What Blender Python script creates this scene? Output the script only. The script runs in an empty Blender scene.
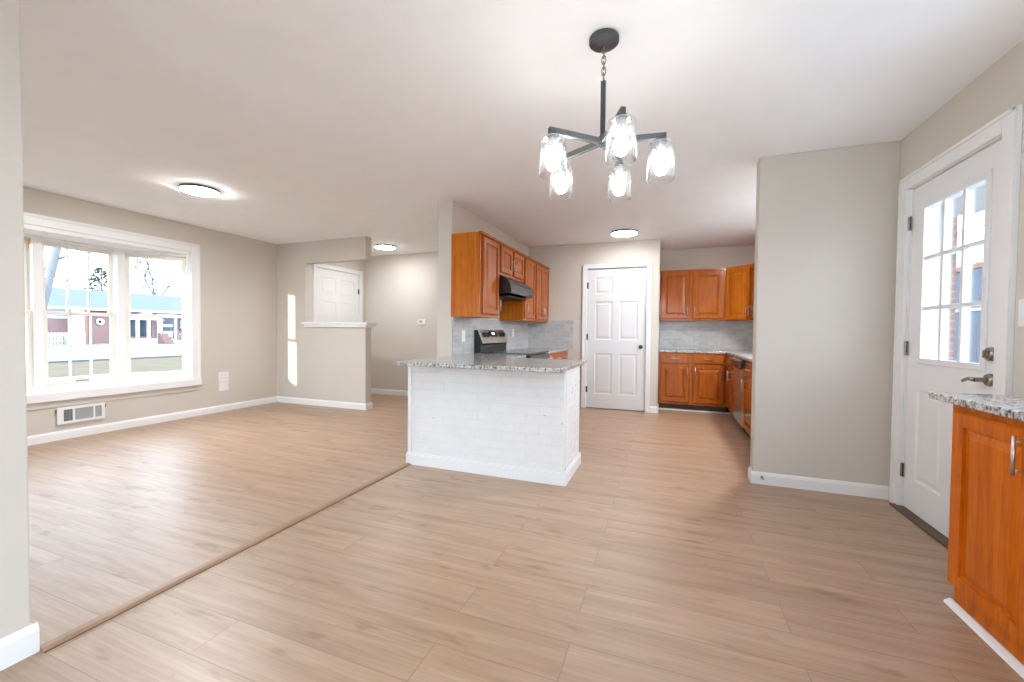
import bpy, math, random
from mathutils import Matrix, Vector
random.seed(7)
scene = bpy.context.scene
COL = scene.collection
PI = math.pi

# ------------------------------------------------------------------ camera
F_PX, YAW, PITCH, ROLL, EYE = 411.9, .359, -.0227, .0096, 1.126
cam_data = bpy.data.cameras.new('camera')
cam_data.sensor_fit = 'HORIZONTAL'; cam_data.sensor_width = 36.0
cam_data.lens = 36.0 * F_PX / 1024.0
cam_data.clip_start = .02; cam_data.clip_end = 400
cam = bpy.data.objects.new('camera', cam_data); COL.objects.link(cam)
fw = Vector((-math.sin(YAW)*math.cos(PITCH), math.cos(YAW)*math.cos(PITCH), math.sin(PITCH)))
rt = Vector((math.cos(YAW), math.sin(YAW), 0)); up = rt.cross(fw)
r2 = rt*math.cos(ROLL) + up*math.sin(ROLL); u2 = -rt*math.sin(ROLL) + up*math.cos(ROLL)
cam.matrix_world = Matrix(((r2.x, u2.x, -fw.x, 0), (r2.y, u2.y, -fw.y, 0), (r2.z, u2.z, -fw.z, EYE), (0, 0, 0, 1)))
scene.camera = cam

# ------------------------------------------------------------------ sky, sun, exposure
SKY = 7.0
world = bpy.data.worlds.new('world'); scene.world = world; world.use_nodes = True
wn = world.node_tree; wn.nodes.clear()
w_out = wn.nodes.new('ShaderNodeOutputWorld'); w_bg = wn.nodes.new('ShaderNodeBackground')
w_tc = wn.nodes.new('ShaderNodeTexCoord'); w_sep = wn.nodes.new('ShaderNodeSeparateXYZ')
w_ramp = wn.nodes.new('ShaderNodeValToRGB')
w_ramp.color_ramp.elements[0].position = 0.0; w_ramp.color_ramp.elements[0].color = (.80, .90, 1, 1)
w_ramp.color_ramp.elements[1].position = 0.6; w_ramp.color_ramp.elements[1].color = (.62, .79, 1, 1)
wn.links.new(w_tc.outputs['Generated'], w_sep.inputs[0]); wn.links.new(w_sep.outputs['Z'], w_ramp.inputs[0])
wn.links.new(w_ramp.outputs[0], w_bg.inputs[0]); w_bg.inputs[1].default_value = SKY
wn.links.new(w_bg.outputs[0], w_out.inputs[0])

sun_d = bpy.data.lights.new('sun', 'SUN'); sun_d.energy = 5.0; sun_d.angle = .012; sun_d.color = (1, .86, .68)
sun = bpy.data.objects.new('sun', sun_d); COL.objects.link(sun)
SUN_DIR = Vector((.17, 1.0, -.11)).normalized()
sun.rotation_euler = SUN_DIR.to_track_quat('-Z', 'Y').to_euler(); sun.location = (-8, -8, 6)

DISC_E, BULB_E = 118.0, 130.0      # the lamps' own glow
scene.view_settings.view_transform = 'Standard'; scene.view_settings.look = 'None'
scene.view_settings.gamma = 1.0; scene.view_settings.use_curve_mapping = False
scene.view_settings.exposure = 0.17
try:
    cy = scene.cycles
    cy.max_bounces = 16; cy.diffuse_bounces = 8; cy.glossy_bounces = 6; cy.transparent_max_bounces = 24
    cy.use_denoising = True; cy.sample_clamp_indirect = 6.0
except Exception:
    pass

# ------------------------------------------------------------------ materials
def new_mat(name):
    m = bpy.data.materials.new(name); m.use_nodes = True
    nt = m.node_tree; nt.nodes.clear()
    out = nt.nodes.new('ShaderNodeOutputMaterial'); b = nt.nodes.new('ShaderNodeBsdfPrincipled')
    nt.links.new(b.outputs[0], out.inputs[0])
    return m, nt, b, out
def lk(nt, a, b): nt.links.new(a, b)
def coords(nt, scale=(1, 1, 1), rot=(0, 0, 0), loc=(0, 0, 0), kind='Object'):
    tc = nt.nodes.new('ShaderNodeTexCoord'); mp = nt.nodes.new('ShaderNodeMapping')
    mp.inputs['Scale'].default_value = scale; mp.inputs['Rotation'].default_value = rot; mp.inputs['Location'].default_value = loc
    lk(nt, tc.outputs[kind], mp.inputs[0]); return mp.outputs[0]
def noise(nt, vec, scale, detail=4, rough=.6):
    n = nt.nodes.new('ShaderNodeTexNoise'); n.inputs['Scale'].default_value = scale
    n.inputs['Detail'].default_value = detail; n.inputs['Roughness'].default_value = rough
    lk(nt, vec, n.inputs['Vector']); return n
def ramp(nt, fac, stops, interp='LINEAR'):
    r = nt.nodes.new('ShaderNodeValToRGB'); r.color_ramp.interpolation = interp
    el = r.color_ramp.elements
    while len(el) < len(stops): el.new(.5)
    for e, (p, c) in zip(el, stops): e.position = p; e.color = (*c, 1)
    lk(nt, fac, r.inputs[0]); return r.outputs[0]
def mixc(nt, a, b, fac, mode='MIX'):
    m = nt.nodes.new('ShaderNodeMix'); m.data_type = 'RGBA'; m.blend_type = mode
    for s, v in ((m.inputs[6], a), (m.inputs[7], b)):
        if hasattr(v, 'links'): lk(nt, v, s)
        else: s.default_value = (*v, 1)
    if hasattr(fac, 'links'): lk(nt, fac, m.inputs[0])
    else: m.inputs[0].default_value = fac
    return m.outputs[2]
def bump(nt, b, h, strength=.2, dist=.002):
    n = nt.nodes.new('ShaderNodeBump'); n.inputs['Strength'].default_value = strength; n.inputs['Distance'].default_value = dist
    lk(nt, h, n.inputs['Height']); lk(nt, n.outputs[0], b.inputs['Normal'])
def plain(name, col, rough=.5, metal=0.0, var=.04, nscale=6, bumps=0.0, bscale=200, spec=.5):
    m, nt, b, o = new_mat(name)
    v = coords(nt); n = noise(nt, v, nscale, 3)
    c0 = tuple(max(0, x*(1-var)) for x in col); c1 = tuple(min(1, x*(1+var)) for x in col)
    lk(nt, ramp(nt, n.outputs[0], [(.3, c0), (.7, c1)]), b.inputs['Base Color'])
    b.inputs['Roughness'].default_value = rough; b.inputs['Metallic'].default_value = metal
    b.inputs['Specular IOR Level'].default_value = spec
    if bumps: bump(nt, b, noise(nt, v, bscale, 2).outputs[0], bumps, .001)
    return m
def emit(name, col, strength):
    m, nt, b, o = new_mat(name)
    b.inputs['Base Color'].default_value = (*col, 1)
    b.inputs['Emission Color'].default_value = (*col, 1); b.inputs['Emission Strength'].default_value = strength
    return m
def glass_mat(name, tint=(1, 1, 1), refl=.6, rough=.0, blend=.12, seed=0.0):
    m = bpy.data.materials.new(name); m.use_nodes = True; nt = m.node_tree; nt.nodes.clear()
    o = nt.nodes.new('ShaderNodeOutputMaterial'); t = nt.nodes.new('ShaderNodeBsdfTransparent'); g = nt.nodes.new('ShaderNodeBsdfGlossy')
    mx = nt.nodes.new('ShaderNodeMixShader'); lw = nt.nodes.new('ShaderNodeLayerWeight'); mul = nt.nodes.new('ShaderNodeMath')
    mul.operation = 'MULTIPLY'; mul.inputs[1].default_value = refl
    t.inputs[0].default_value = (*tint, 1); g.inputs['Roughness'].default_value = rough
    lw.inputs[0].default_value = blend
    lk(nt, lw.outputs['Fresnel'], mul.inputs[0]); lk(nt, mul.outputs[0], mx.inputs[0])
    lk(nt, t.outputs[0], mx.inputs[1]); lk(nt, g.outputs[0], mx.inputs[2]); lk(nt, mx.outputs[0], o.inputs[0])
    if seed:
        v = coords(nt); n = noise(nt, v, 90, 2); bp = nt.nodes.new('ShaderNodeBump'); bp.inputs['Strength'].default_value = seed
        bp.inputs['Distance'].default_value = .004
        lk(nt, n.outputs[0], bp.inputs['Height']); lk(nt, bp.outputs[0], g.inputs['Normal']); lk(nt, bp.outputs[0], lw.inputs['Normal'])
    return m

M = {}
M['wall'] = plain('greige_wall_paint', (.615, .570, .510), .75, var=.012, nscale=2, bumps=.12, bscale=260, spec=.25)
M['ceiling'] = plain('ceiling_paint', (.90, .90, .90), .85, var=.012, nscale=5, bumps=.25, bscale=120, spec=.2)
M['trim'] = plain('white_trim_paint', (.82, .82, .82), .38, var=.01, spec=.4)
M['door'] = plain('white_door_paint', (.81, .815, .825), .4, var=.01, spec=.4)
M['door_pantry'] = plain('dimmed_white_door_paint', (.70, .705, .715), .4, var=.01, spec=.4)  # door white darkened to offset the kitchen lamp's glare on the pantry door
M['sash'] = plain('cream_sash_paint', (.80, .775, .70), .45, var=.03, spec=.4)
M['track'] = plain('yellowed_wood', (.72, .50, .25), .5, var=.12, nscale=20)
M['black'] = plain('matte_black_metal', (.028, .028, .03), .45, .6, var=.1)
M['iron'] = plain('dark_grey_metal', (.085, .088, .092), .42, .4, var=.12, nscale=30)
M['gloss_black'] = plain('gloss_black', (.012, .012, .013), .12, 0, var=.1)
M['steel'] = plain('stainless_steel', (.62, .61, .60), .28, 1.0, var=.05, nscale=3)
M['nickel'] = plain('brushed_nickel', (.62, .60, .56), .3, 1.0, var=.05, nscale=30)
M['bronze'] = plain('aged_nickel', (.36, .32, .27), .25, 1.0, var=.2, nscale=60)
M['plastic'] = plain('white_plastic', (.80, .80, .79), .35, var=.01)
M['grey_slot'] = plain('grey_damper_metal', (.36, .37, .38), .5, .2, var=.05)
M['dark_slot'] = plain('dark_slot', (.10, .10, .105), .6, var=.1)
M['screen'] = plain('display_glass', (.02, .03, .05), .1, var=.1)
M['digit'] = emit('display_digit', (.75, .9, 1.0), 2.5)
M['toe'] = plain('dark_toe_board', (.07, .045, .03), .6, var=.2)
M['glass'] = glass_mat('window_glass', (.97, .985, .985), .55)
M['shade'] = glass_mat('seeded_glass', (.975, .98, .98), .8, .03, .25, .5)
nt = M['shade'].node_tree; o_ = [n for n in nt.nodes if n.type == 'OUTPUT_MATERIAL'][0]; pv = o_.inputs[0].links[0].from_socket
mk = nt.nodes.new('ShaderNodeMixShader'); tl = nt.nodes.new('ShaderNodeBsdfTranslucent'); mk.inputs[0].default_value = .009
lk(nt, pv, mk.inputs[1]); lk(nt, tl.outputs[0], mk.inputs[2]); lk(nt, mk.outputs[0], o_.inputs[0])
M['diffuser'] = emit('lamp_diffuser', (.97, .985, 1.0), DISC_E)
M['diffuser_soft'] = emit('hall_lamp_diffuser', (.97, .985, 1.0), DISC_E*.55)
M['diffuser_dim'] = emit('kitchen_lamp_diffuser', (.97, .985, 1.0), DISC_E*.38)
M['diffuser_strong'] = emit('living_lamp_diffuser', (.97, .985, 1.0), DISC_E*1.7)
M['bulb'] = emit('bulb_glow', (.98, .985, 1.0), BULB_E)

def floor_mat():
    m, nt, b, o = new_mat('oak_plank_floor')
    tc = nt.nodes.new('ShaderNodeTexCoord')
    mp = nt.nodes.new('ShaderNodeMapping'); lk(nt, tc.outputs['Object'], mp.inputs[0]); mp.inputs['Location'].default_value = (.31, -.043, 0)
    br = nt.nodes.new('ShaderNodeTexBrick'); lk(nt, mp.outputs[0], br.inputs['Vector'])
    br.offset = .37; br.offset_frequency = 2; br.squash = 1
    br.inputs['Scale'].default_value = 1; br.inputs['Brick Width'].default_value = 1.22; br.inputs['Row Height'].default_value = .176
    br.inputs['Mortar Size'].default_value = .0016; br.inputs['Mortar Smooth'].default_value = .3; br.inputs['Bias'].default_value = 0
    br.inputs['Color1'].default_value = (0, 0, 0, 1); br.inputs['Color2'].default_value = (1, 1, 1, 1); br.inputs['Mortar'].default_value = (.5, .5, .5, 1)
    off = nt.nodes.new('ShaderNodeVectorMath'); off.operation = 'MULTIPLY_ADD'
    lk(nt, br.outputs['Color'], off.inputs[0]); off.inputs[1].default_value = (7.3, 3.1, 11.7); lk(nt, tc.outputs['Object'], off.inputs[2])
    def st(sc, scale, det, rough=.6):
        q = nt.nodes.new('ShaderNodeMapping'); q.inputs['Scale'].default_value = sc; lk(nt, off.outputs[0], q.inputs[0])
        return noise(nt, q.outputs[0], scale, det, rough)
    g1 = st((.55, 7, 1), 2.2, 6, .62); g1.inputs['Distortion'].default_value = .6
    g2 = st((1.2, 40, 1), 3.0, 3, .5)
    kn = st((2.2, 7.5, 1), 1.9, 4, .5)
    c = ramp(nt, g1.outputs[0], [(.24, (.305, .180, .108)), (.42, (.415, .270, .174)), (.60, (.472, .32, .214)), (.80, (.515, .364, .256))])
    c = mixc(nt, c, ramp(nt, g2.outputs[0], [(.35, (.80, .785, .77)), (.6, (1, 1, 1))]), .6, 'MULTIPLY')
    c = mixc(nt, c, ramp(nt, kn.outputs[0], [(.62, (1, 1, 1)), (.73, (.60, .48, .40))]), .75, 'MULTIPLY')
    c = mixc(nt, c, ramp(nt, br.outputs['Color'], [(0, (.92, .915, .91)), (1, (1.0, 1.0, 1.0))]), 1.0, 'MULTIPLY')
    c = mixc(nt, c, (.20, .125, .08), mixf(nt, br.outputs['Fac'], .75))
    lk(nt, c, b.inputs['Base Color'])
    lk(nt, ramp(nt, g1.outputs[0], [(.3, (.43, .43, .43)), (.7, (.37, .37, .37))]), b.inputs['Roughness'])
    b.inputs['Specular IOR Level'].default_value = .85
    bump(nt, b, br.outputs['Fac'], -.25, .001)
    return m
def mixf(nt, s, k):
    n = nt.nodes.new('ShaderNodeMath'); n.operation = 'MULTIPLY'; n.inputs[1].default_value = k
    lk(nt, s, n.inputs[0]); return n.outputs[0]
M['floor'] = floor_mat()

def oak_mat(name, lo, mid, hi, rough=.22, coat=.05):
    m, nt, b, o = new_mat(name)
    v = coords(nt, (9, 9, .8)); n = noise(nt, v, 3, 6, .62); n.inputs['Distortion'].default_value = .7
    f = noise(nt, coords(nt, (60, 60, 2.2)), 4, 3)
    c = ramp(nt, n.outputs[0], [(.28, lo), (.5, mid), (.72, hi)])
    c = mixc(nt, c, ramp(nt, f.outputs[0], [(.38, (.80, .74, .66)), (.55, (1, 1, 1))]), .6, 'MULTIPLY')
    lk(nt, c, b.inputs['Base Color']); b.inputs['Roughness'].default_value = rough
    b.inputs['Coat Weight'].default_value = coat; b.inputs['Coat Roughness'].default_value = .1; b.inputs['Specular IOR Level'].default_value = .15
    bump(nt, b, f.outputs[0], .08, .001)
    return m
M['oak'] = oak_mat('stained_oak', (.27, .058, .004), (.385, .094, .007), (.46, .132, .012), .2, .3)
M['oak_bright'] = oak_mat('bright_oak', (.40, .078, .002), (.56, .124, .003), (.65, .170, .005))  # brighter, more orange variant of the cabinet oak
M['oak_side'] = oak_mat('oak_side_panel', (.41, .096, .005), (.51, .14, .008), (.58, .19, .016), .35)

def granite_mat():
    m, nt, b, o = new_mat('speckled_granite')
    v = coords(nt)
    a = noise(nt, v, 55, 5, .7); vo = nt.nodes.new('ShaderNodeTexVoronoi'); vo.inputs['Scale'].default_value = 95; lk(nt, v, vo.inputs['Vector'])
    sp = noise(nt, v, 120, 2, .5)
    c = ramp(nt, a.outputs[0], [(.36, (.06, .06, .06)), (.44, (.30, .29, .28)), (.54, (.55, .54, .52)), (.67, (.72, .705, .68))])
    c = mixc(nt, c, ramp(nt, vo.outputs['Color'], [(.16, (.05, .05, .05)), (.28, (1, 1, 1))]), .8, 'MULTIPLY')
    c = mixc(nt, c, (.42, .28, .17), ramp(nt, sp.outputs[0], [(.66, (0, 0, 0)), (.72, (.7, .7, .7))]))
    lk(nt, c, b.inputs['Base Color']); b.inputs['Roughness'].default_value = .14
    return m
M['granite'] = granite_mat()

def tile_mat(name, axis):
    m, nt, b, o = new_mat(name)
    tc = nt.nodes.new('ShaderNodeTexCoord'); sp = nt.nodes.new('ShaderNodeSeparateXYZ'); cb = nt.nodes.new('ShaderNodeCombineXYZ')
    lk(nt, tc.outputs['Object'], sp.inputs[0]); lk(nt, sp.outputs[axis], cb.inputs[0]); lk(nt, sp.outputs['Z'], cb.inputs[1])
    br = nt.nodes.new('ShaderNodeTexBrick'); lk(nt, cb.outputs[0], br.inputs['Vector'])
    br.inputs['Scale'].default_value = 1; br.inputs['Brick Width'].default_value = .152; br.inputs['Row Height'].default_value = .05
    br.inputs['Mortar Size'].default_value = .0018; br.inputs['Mortar Smooth'].default_value = .2; br.inputs['Bias'].default_value = 0
    br.inputs['Color1'].default_value = (.44, .44, .44, 1); br.inputs['Color2'].default_value = (.54, .54, .535, 1); br.inputs['Mortar'].default_value = (.58, .575, .56, 1)
    n = noise(nt, tc.outputs['Object'], 14, 4)
    c = mixc(nt, br.outputs['Color'], ramp(nt, n.outputs[0], [(.3, (.86, .86, .86)), (.7, (1.08, 1.07, 1.05))]), .8, 'MULTIPLY')
    lk(nt, c, b.inputs['Base Color']); b.inputs['Roughness'].default_value = .2
    bump(nt, b, br.outputs['Fac'], -.5, .002)
    return m
M['tile_y'] = tile_mat('grey_tile_side', 'Y'); M['tile_x'] = tile_mat('grey_tile_back', 'X')

def brick_mat(name, axis, c1, c2, mort, w=.21, h=.075, ms=.01, rough=.85):
    m, nt, b, o = new_mat(name)
    tc = nt.nodes.new('ShaderNodeTexCoord'); sp = nt.nodes.new('ShaderNodeSeparateXYZ'); cb = nt.nodes.new('ShaderNodeCombineXYZ')
    lk(nt, tc.outputs['Object'], sp.inputs[0]); lk(nt, sp.outputs[axis], cb.inputs[0]); lk(nt, sp.outputs['Z'], cb.inputs[1])
    br = nt.nodes.new('ShaderNodeTexBrick'); lk(nt, cb.outputs[0], br.inputs['Vector'])
    br.inputs['Scale'].default_value = 1; br.inputs['Brick Width'].default_value = w; br.inputs['Row Height'].default_value = h
    br.inputs['Mortar Size'].default_value = ms
    br.inputs['Color1'].default_value = (*c1, 1); br.inputs['Color2'].default_value = (*c2, 1); br.inputs['Mortar'].default_value = (*mort, 1)
    lk(nt, br.outputs['Color'], b.inputs['Base Color']); b.inputs['Roughness'].default_value = rough
    bump(nt, b, br.outputs['Fac'], -.5, .005)
    return m
M['red_brick'] = brick_mat('red_brick', 'Y', (.20, .085, .08), (.24, .11, .10), (.24, .21, .20))
M['pillar_brick'] = brick_mat('pillar_brick', 'Y', (.26, .10, .07), (.32, .13, .09), (.3, .27, .25))
def painted_brick():
    m, nt, b, o = new_mat('white_painted_brick')
    v = coords(nt); n = noise(nt, v, 9, 5); f = noise(nt, v, 130, 4); ch = noise(nt, v, 21, 3, .45)
    c = ramp(nt, n.outputs[0], [(.3, (.765, .755, .74)), (.7, (.80, .793, .78))])
    c = mixc(nt, c, (.30, .26, .22), ramp(nt, ch.outputs[0], [(.735, (0, 0, 0)), (.75, (.8, .8, .8))]))
    lk(nt, c, b.inputs['Base Color']); b.inputs['Roughness'].default_value = .5
    bump(nt, b, f.outputs[0], .35, .002)
    return m
M['paint_brick'] = painted_brick()
M['mortar'] = plain('white_painted_mortar', (.745, .735, .72), .6, var=.03, nscale=30, bumps=.3)
M['roof'] = plain('blue_grey_shingle', (.10, .112, .125), .9, var=.08, nscale=12)
M['white_siding'] = plain('white_siding', (.55, .56, .58), .6, var=.02)
M['asphalt'] = plain('pale_asphalt', (.20, .205, .22), .9, var=.06, nscale=2)
M['lawn'] = plain('winter_lawn', (.085, .055, .02), .95, var=.3, nscale=1.2, bumps=.5, bscale=20)
M['lawn_far'] = plain('dry_lawn', (.22, .19, .15), .95, var=.2, nscale=1.2)
M['kerb'] = plain('kerb_concrete', (.10, .105, .115), .9, var=.1)
M['bark'] = plain('grey_bark', (.12, .115, .12), .9, var=.2, nscale=10)
M['needle'] = plain('evergreen_needles', (.06, .08, .035), .9, var=.4, nscale=3)
M['dark_glass'] = plain('dark_window', (.03, .045, .07), .2, var=.2)
M['slate_fence'] = plain('slate_blue_boards', (.105, .135, .20), .7, var=.15, nscale=5)
M['wire'] = plain('wire', (.05, .05, .055), .7)
M['cap_rust'] = plain('rust_cap', (.33, .16, .11), .8, var=.15)
M['porch_floor'] = plain('porch_concrete', (.72, .72, .71), .9, var=.06)
M['wreath'] = plain('white_wreath', (.85, .85, .85), .8, var=.1, nscale=40)

# ------------------------------------------------------------------ mesh helpers
class MB:
    def __init__(self, mat=None): self.v = []; self.f = []; self.sm = []; self.M = mat or Matrix()
    def add(self, vs, fs, smooth=False):
        o = len(self.v)
        self.v += [tuple(self.M @ Vector(p)) for p in vs]
        for f in fs: self.f.append(tuple(i+o for i in f)); self.sm.append(smooth)
        return self
    def box(self, x0, x1, y0, y1, z0, z1, ch=0.0):
        if x0 > x1: x0, x1 = x1, x0
        if y0 > y1: y0, y1 = y1, y0
        if z0 > z1: z0, z1 = z1, z0
        if ch <= 0:
            vs = [(x0,y0,z0),(x1,y0,z0),(x1,y1,z0),(x0,y1,z0),(x0,y0,z1),(x1,y0,z1),(x1,y1,z1),(x0,y1,z1)]
            return self.add(vs, [(0,3,2,1),(4,5,6,7),(0,1,5,4),(1,2,6,5),(2,3,7,6),(3,0,4,7)])
        c = ch; vs = []; idx = {}
        for i, x in enumerate((x0, x1)):
            for j, y in enumerate((y0, y1)):
                for k, z in enumerate((z0, z1)):
                    sx, sy, sz = (c if i == 0 else -c), (c if j == 0 else -c), (c if k == 0 else -c)
                    idx[i,j,k,0] = len(vs); vs.append((x, y+sy, z+sz))
                    idx[i,j,k,1] = len(vs); vs.append((x+sx, y, z+sz))
                    idx[i,j,k,2] = len(vs); vs.append((x+sx, y+sy, z))
        fs = []
        for i in (0,1):
            a = [(i,0,0),(i,1,0),(i,1,1),(i,0,1)]; q = [idx[(*t,0)] for t in a]; fs.append(tuple(q if i else q[::-1]))
            a = [(0,i,0),(1,i,0),(1,i,1),(0,i,1)]; q = [idx[(*t,1)] for t in a]; fs.append(tuple(q[::-1] if i else q))
            a = [(0,0,i),(1,0,i),(1,1,i),(0,1,i)]; q = [idx[(*t,2)] for t in a]; fs.append(tuple(q if i else q[::-1]))
        for i in (0,1):
            for j in (0,1):
                fs.append((idx[i,j,0,0],idx[i,j,0,1],idx[i,j,1,1],idx[i,j,1,0]))
                fs.append((idx[i,0,j,0],idx[i,0,j,2],idx[i,1,j,2],idx[i,1,j,0]))
                fs.append((idx[0,i,j,1],idx[0,i,j,2],idx[1,i,j,2],idx[1,i,j,1]))
                for k in (0,1): fs.append((idx[i,j,k,0],idx[i,j,k,1],idx[i,j,k,2]))
        return self.add(vs, fs)
    def prism(self, poly, a, b, axis='z'):
        n = len(poly)
        def P(p, t): return {'z': (p[0],p[1],t), 'y': (p[0],t,p[1]), 'x': (t,p[0],p[1])}[axis]
        vs = [P(p, a) for p in poly] + [P(p, b) for p in poly]
        fs = [tuple(range(n))[::-1], tuple(range(n, 2*n))] + [(i,(i+1)%n,n+(i+1)%n,n+i) for i in range(n)]
        return self.add(vs, fs)
    def lathe(self, prof, n=32, center=(0,0,0), axis='z', smooth=True):
        vs = []; fs = []
        for r, h in prof:
            for i in range(n):
                a = 2*PI*i/n; x, y = r*math.cos(a), r*math.sin(a)
                p = {'z': (x,y,h), 'y': (x,h,y), 'x': (h,x,y)}[axis]
                vs.append((p[0]+center[0], p[1]+center[1], p[2]+center[2]))
        for j in range(len(prof)-1):
            for i in range(n):
                a, b = j*n+i, j*n+(i+1)%n; fs.append((a, b, b+n, a+n))
        self.add(vs, fs, smooth)
        if prof[0][0] > 1e-6: self.add(vs[:n], [tuple(range(n))[::-1]])
        if prof[-1][0] > 1e-6: self.add(vs[-n:], [tuple(range(n))])
        return self
    def tube(self, pts, r, n=8, closed=False, r2=None):
        pts = [Vector(p) for p in pts]; vs = []; fs = []; m = len(pts); prev = None
        for k, p in enumerate(pts):
            if closed: t = pts[(k+1)%m]-pts[k-1]
            else: t = pts[min(k+1,m-1)]-pts[max(k-1,0)]
            t.normalize()
            if prev is None: u = t.orthogonal().normalized()
            else: u = (prev - t*prev.dot(t)).normalized()
            prev = u; w = t.cross(u)
            rr = r if r2 is None else r+(r2-r)*k/max(1,m-1)
            for i in range(n):
                a = 2*PI*i/n; vs.append(tuple(p + (u*math.cos(a)+w*math.sin(a))*rr))
        for k in range(m if closed else m-1):
            for i in range(n):
                a, b = k*n+i, k*n+(i+1)%n; c, d = ((k+1)%m)*n+i, ((k+1)%m)*n+(i+1)%n
                fs.append((a, b, d, c))
        if not closed: fs += [tuple(range(n))[::-1], tuple(range((m-1)*n, m*n))]
        return self.add(vs, fs, True)
    def panels(self, x0, x1, z0, z1, y0, t, rects, prof, back=False, holes=()):
        """slab from y0 to y0+t whose front (-y) face carries moulded panels; holes go right through"""
        def face(yf, s):
            xs = sorted({x0, x1, *[q for r in list(rects)+list(holes) for q in (r[0], r[1])]}); zs = sorted({z0, z1, *[q for r in list(rects)+list(holes) for q in (r[2], r[3])]})
            for a, b in zip(xs, xs[1:]):
                for c, d in zip(zs, zs[1:]):
                    mx, mz = (a+b)/2, (c+d)/2
                    if any(r[0] < mx < r[1] and r[2] < mz < r[3] for r in list(rects)+list(holes)): continue
                    q = (0,1,2,3) if s > 0 else (3,2,1,0)
                    self.add([(a,yf,c),(b,yf,c),(b,yf,d),(a,yf,d)], [q])
            for r in rects:
                rings = []
                for ins, dep in [(0, 0)] + list(prof):
                    y = yf + s*dep
                    rings.append([(r[0]+ins,y,r[2]+ins),(r[1]-ins,y,r[2]+ins),(r[1]-ins,y,r[3]-ins),(r[0]+ins,y,r[3]-ins)])
                vs = [p for g in rings for p in g]; fs = []
                for k in range(len(rings)-1):
                    for i in range(4):
                        q = (k*4+i, k*4+(i+1)%4, (k+1)*4+(i+1)%4, (k+1)*4+i); fs.append(q if s > 0 else q[::-1])
                k = (len(rings)-1)*4; q = (k,k+1,k+2,k+3); fs.append(q if s > 0 else q[::-1])
                self.add(vs, fs)
        y1 = y0+t
        face(y0, 1)
        if back: face(y1, -1)
        elif not holes: self.add([(x0,y1,z0),(x1,y1,z0),(x1,y1,z1),(x0,y1,z1)], [(3,2,1,0)])
        else:
            sv = rects; rects = []; face(y1, -1); rects = sv
        self.add([(x0,y0,z0),(x1,y0,z0),(x1,y1,z0),(x0,y1,z0),(x0,y0,z1),(x1,y0,z1),(x1,y1,z1),(x0,y1,z1)],
                 [(0,3,2,1),(4,5,6,7),(1,2,6,5),(3,0,4,7)])
        for h in holes:
            a, b, c, d = h
            self.add([(a,y0,c),(b,y0,c),(b,y1,c),(a,y1,c),(a,y0,d),(b,y0,d),(b,y1,d),(a,y1,d)], [(0,1,2,3),(7,6,5,4),(2,1,5,6),(0,3,7,4)])
        return self
    def build(self, name, mat, parent=None, bevel=0.0, loc=None, rz=0.0):
        me = bpy.data.meshes.new(name); me.from_pydata(self.v, [], self.f); me.validate()
        me.polygons.foreach_set('use_smooth', self.sm[:len(me.polygons)] if len(self.sm) >= len(me.polygons) else [False]*len(me.polygons))
        me.materials.append(M[mat] if isinstance(mat, str) else mat); me.update()
        o = bpy.data.objects.new(name, me); COL.objects.link(o)
        if parent is not None: o.parent = parent
        if loc: o.location = loc
        o.rotation_euler.z = rz
        if bevel:
            bv = o.modifiers.new('edge', 'BEVEL'); bv.width = bevel; bv.segments = 2; bv.limit_method = 'ANGLE'; bv.angle_limit = math.radians(40)
        return o
def bx(*a, ch=0.0): return MB().box(*a, ch=ch)
def empty(name, loc=(0,0,0), rz=0.0):
    o = bpy.data.objects.new(name, None); COL.objects.link(o); o.location = loc; o.rotation_euler.z = rz
    o.empty_display_size = .1; return o
def tag(o, label, cat, group=None):
    o['label'] = label; o['category'] = cat
    if group: o['group'] = group
    return o
def thing(name, label, cat, loc=(0,0,0), rz=0.0, group=None): return tag(empty(name, loc, rz), label, cat, group)
def structure(o): o['kind'] = 'structure'; return o

# ------------------------------------------------------------------ room measures
XL, YB, XK, YP, YR, YS, XR, H = -5.66, 4.70, -2.035, 6.13, 7.0, 3.54, 1.455, 2.44
REAR = -2.2

structure(bx(-5.9, 1.6, REAR-.15, 7.12, -.10, 0).build('floor', 'floor'))
structure(bx(-5.9, 1.6, REAR-.15, 7.12, H, H+.12).build('ceiling', 'ceiling'))
OY0, OY1, OZ0, OZ1 = 1.626, 3.464, .42, 2.095
w = MB(); w.box(-5.705, XL, REAR, OY0, 0, H); w.box(-5.81, -5.705, REAR, 1.25, 0, H); w.box(-5.705, XL, OY1, YB+.12, 0, H); w.box(-5.81, -5.705, 3.62, YB+.12, 0, H); w.box(-5.705, XL, OY0, OY1, 0, OZ0); w.box(-5.705, XL, OY0, OY1, OZ1, H)
structure(w.build('wall_left', 'wall'))
w = MB(); w.box(XL, -5.08, YB, YB+.12, 0, H); w.box(-5.08, -3.965, YB, YB+.12, 0, 1.165); w.box(-5.08, -3.965, YB, YB+.12, 2.12, H)
structure(w.build('wall_partition', 'wall'))
w = MB(); w.box(-5.20, -5.08, 4.82, 4.895, 0, H); w.box(-5.20, -5.08, 5.86, 6.0, 0, H); w.box(-5.20, -5.08, 4.895, 5.86, 2.105, H)
structure(w.build('wall_entry', 'wall'))
structure(bx(-5.20, -2.206, 6.0, 6.12, 0, H).build('wall_hall', 'wall'))
structure(bx(-2.206, XK, 3.68, YR, 0, H).build('wall_kitchen', 'wall', bevel=.006))
w = MB(); w.box(XK, -1.122, YP, YP+.12, 0, H); w.box(-.268, -.107, YP, YP+.12, 0, H); w.box(-1.122, -.268, YP, YP+.12, 2.072, H)
w.box(-.227, -.107, YP+.12, YR, 0, H)
structure(w.build('wall_pantry', 'wall'))
structure(bx(-2.206, 1.6, YR, YR+.12, 0, H).build('wall_back', 'wall'))
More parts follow.
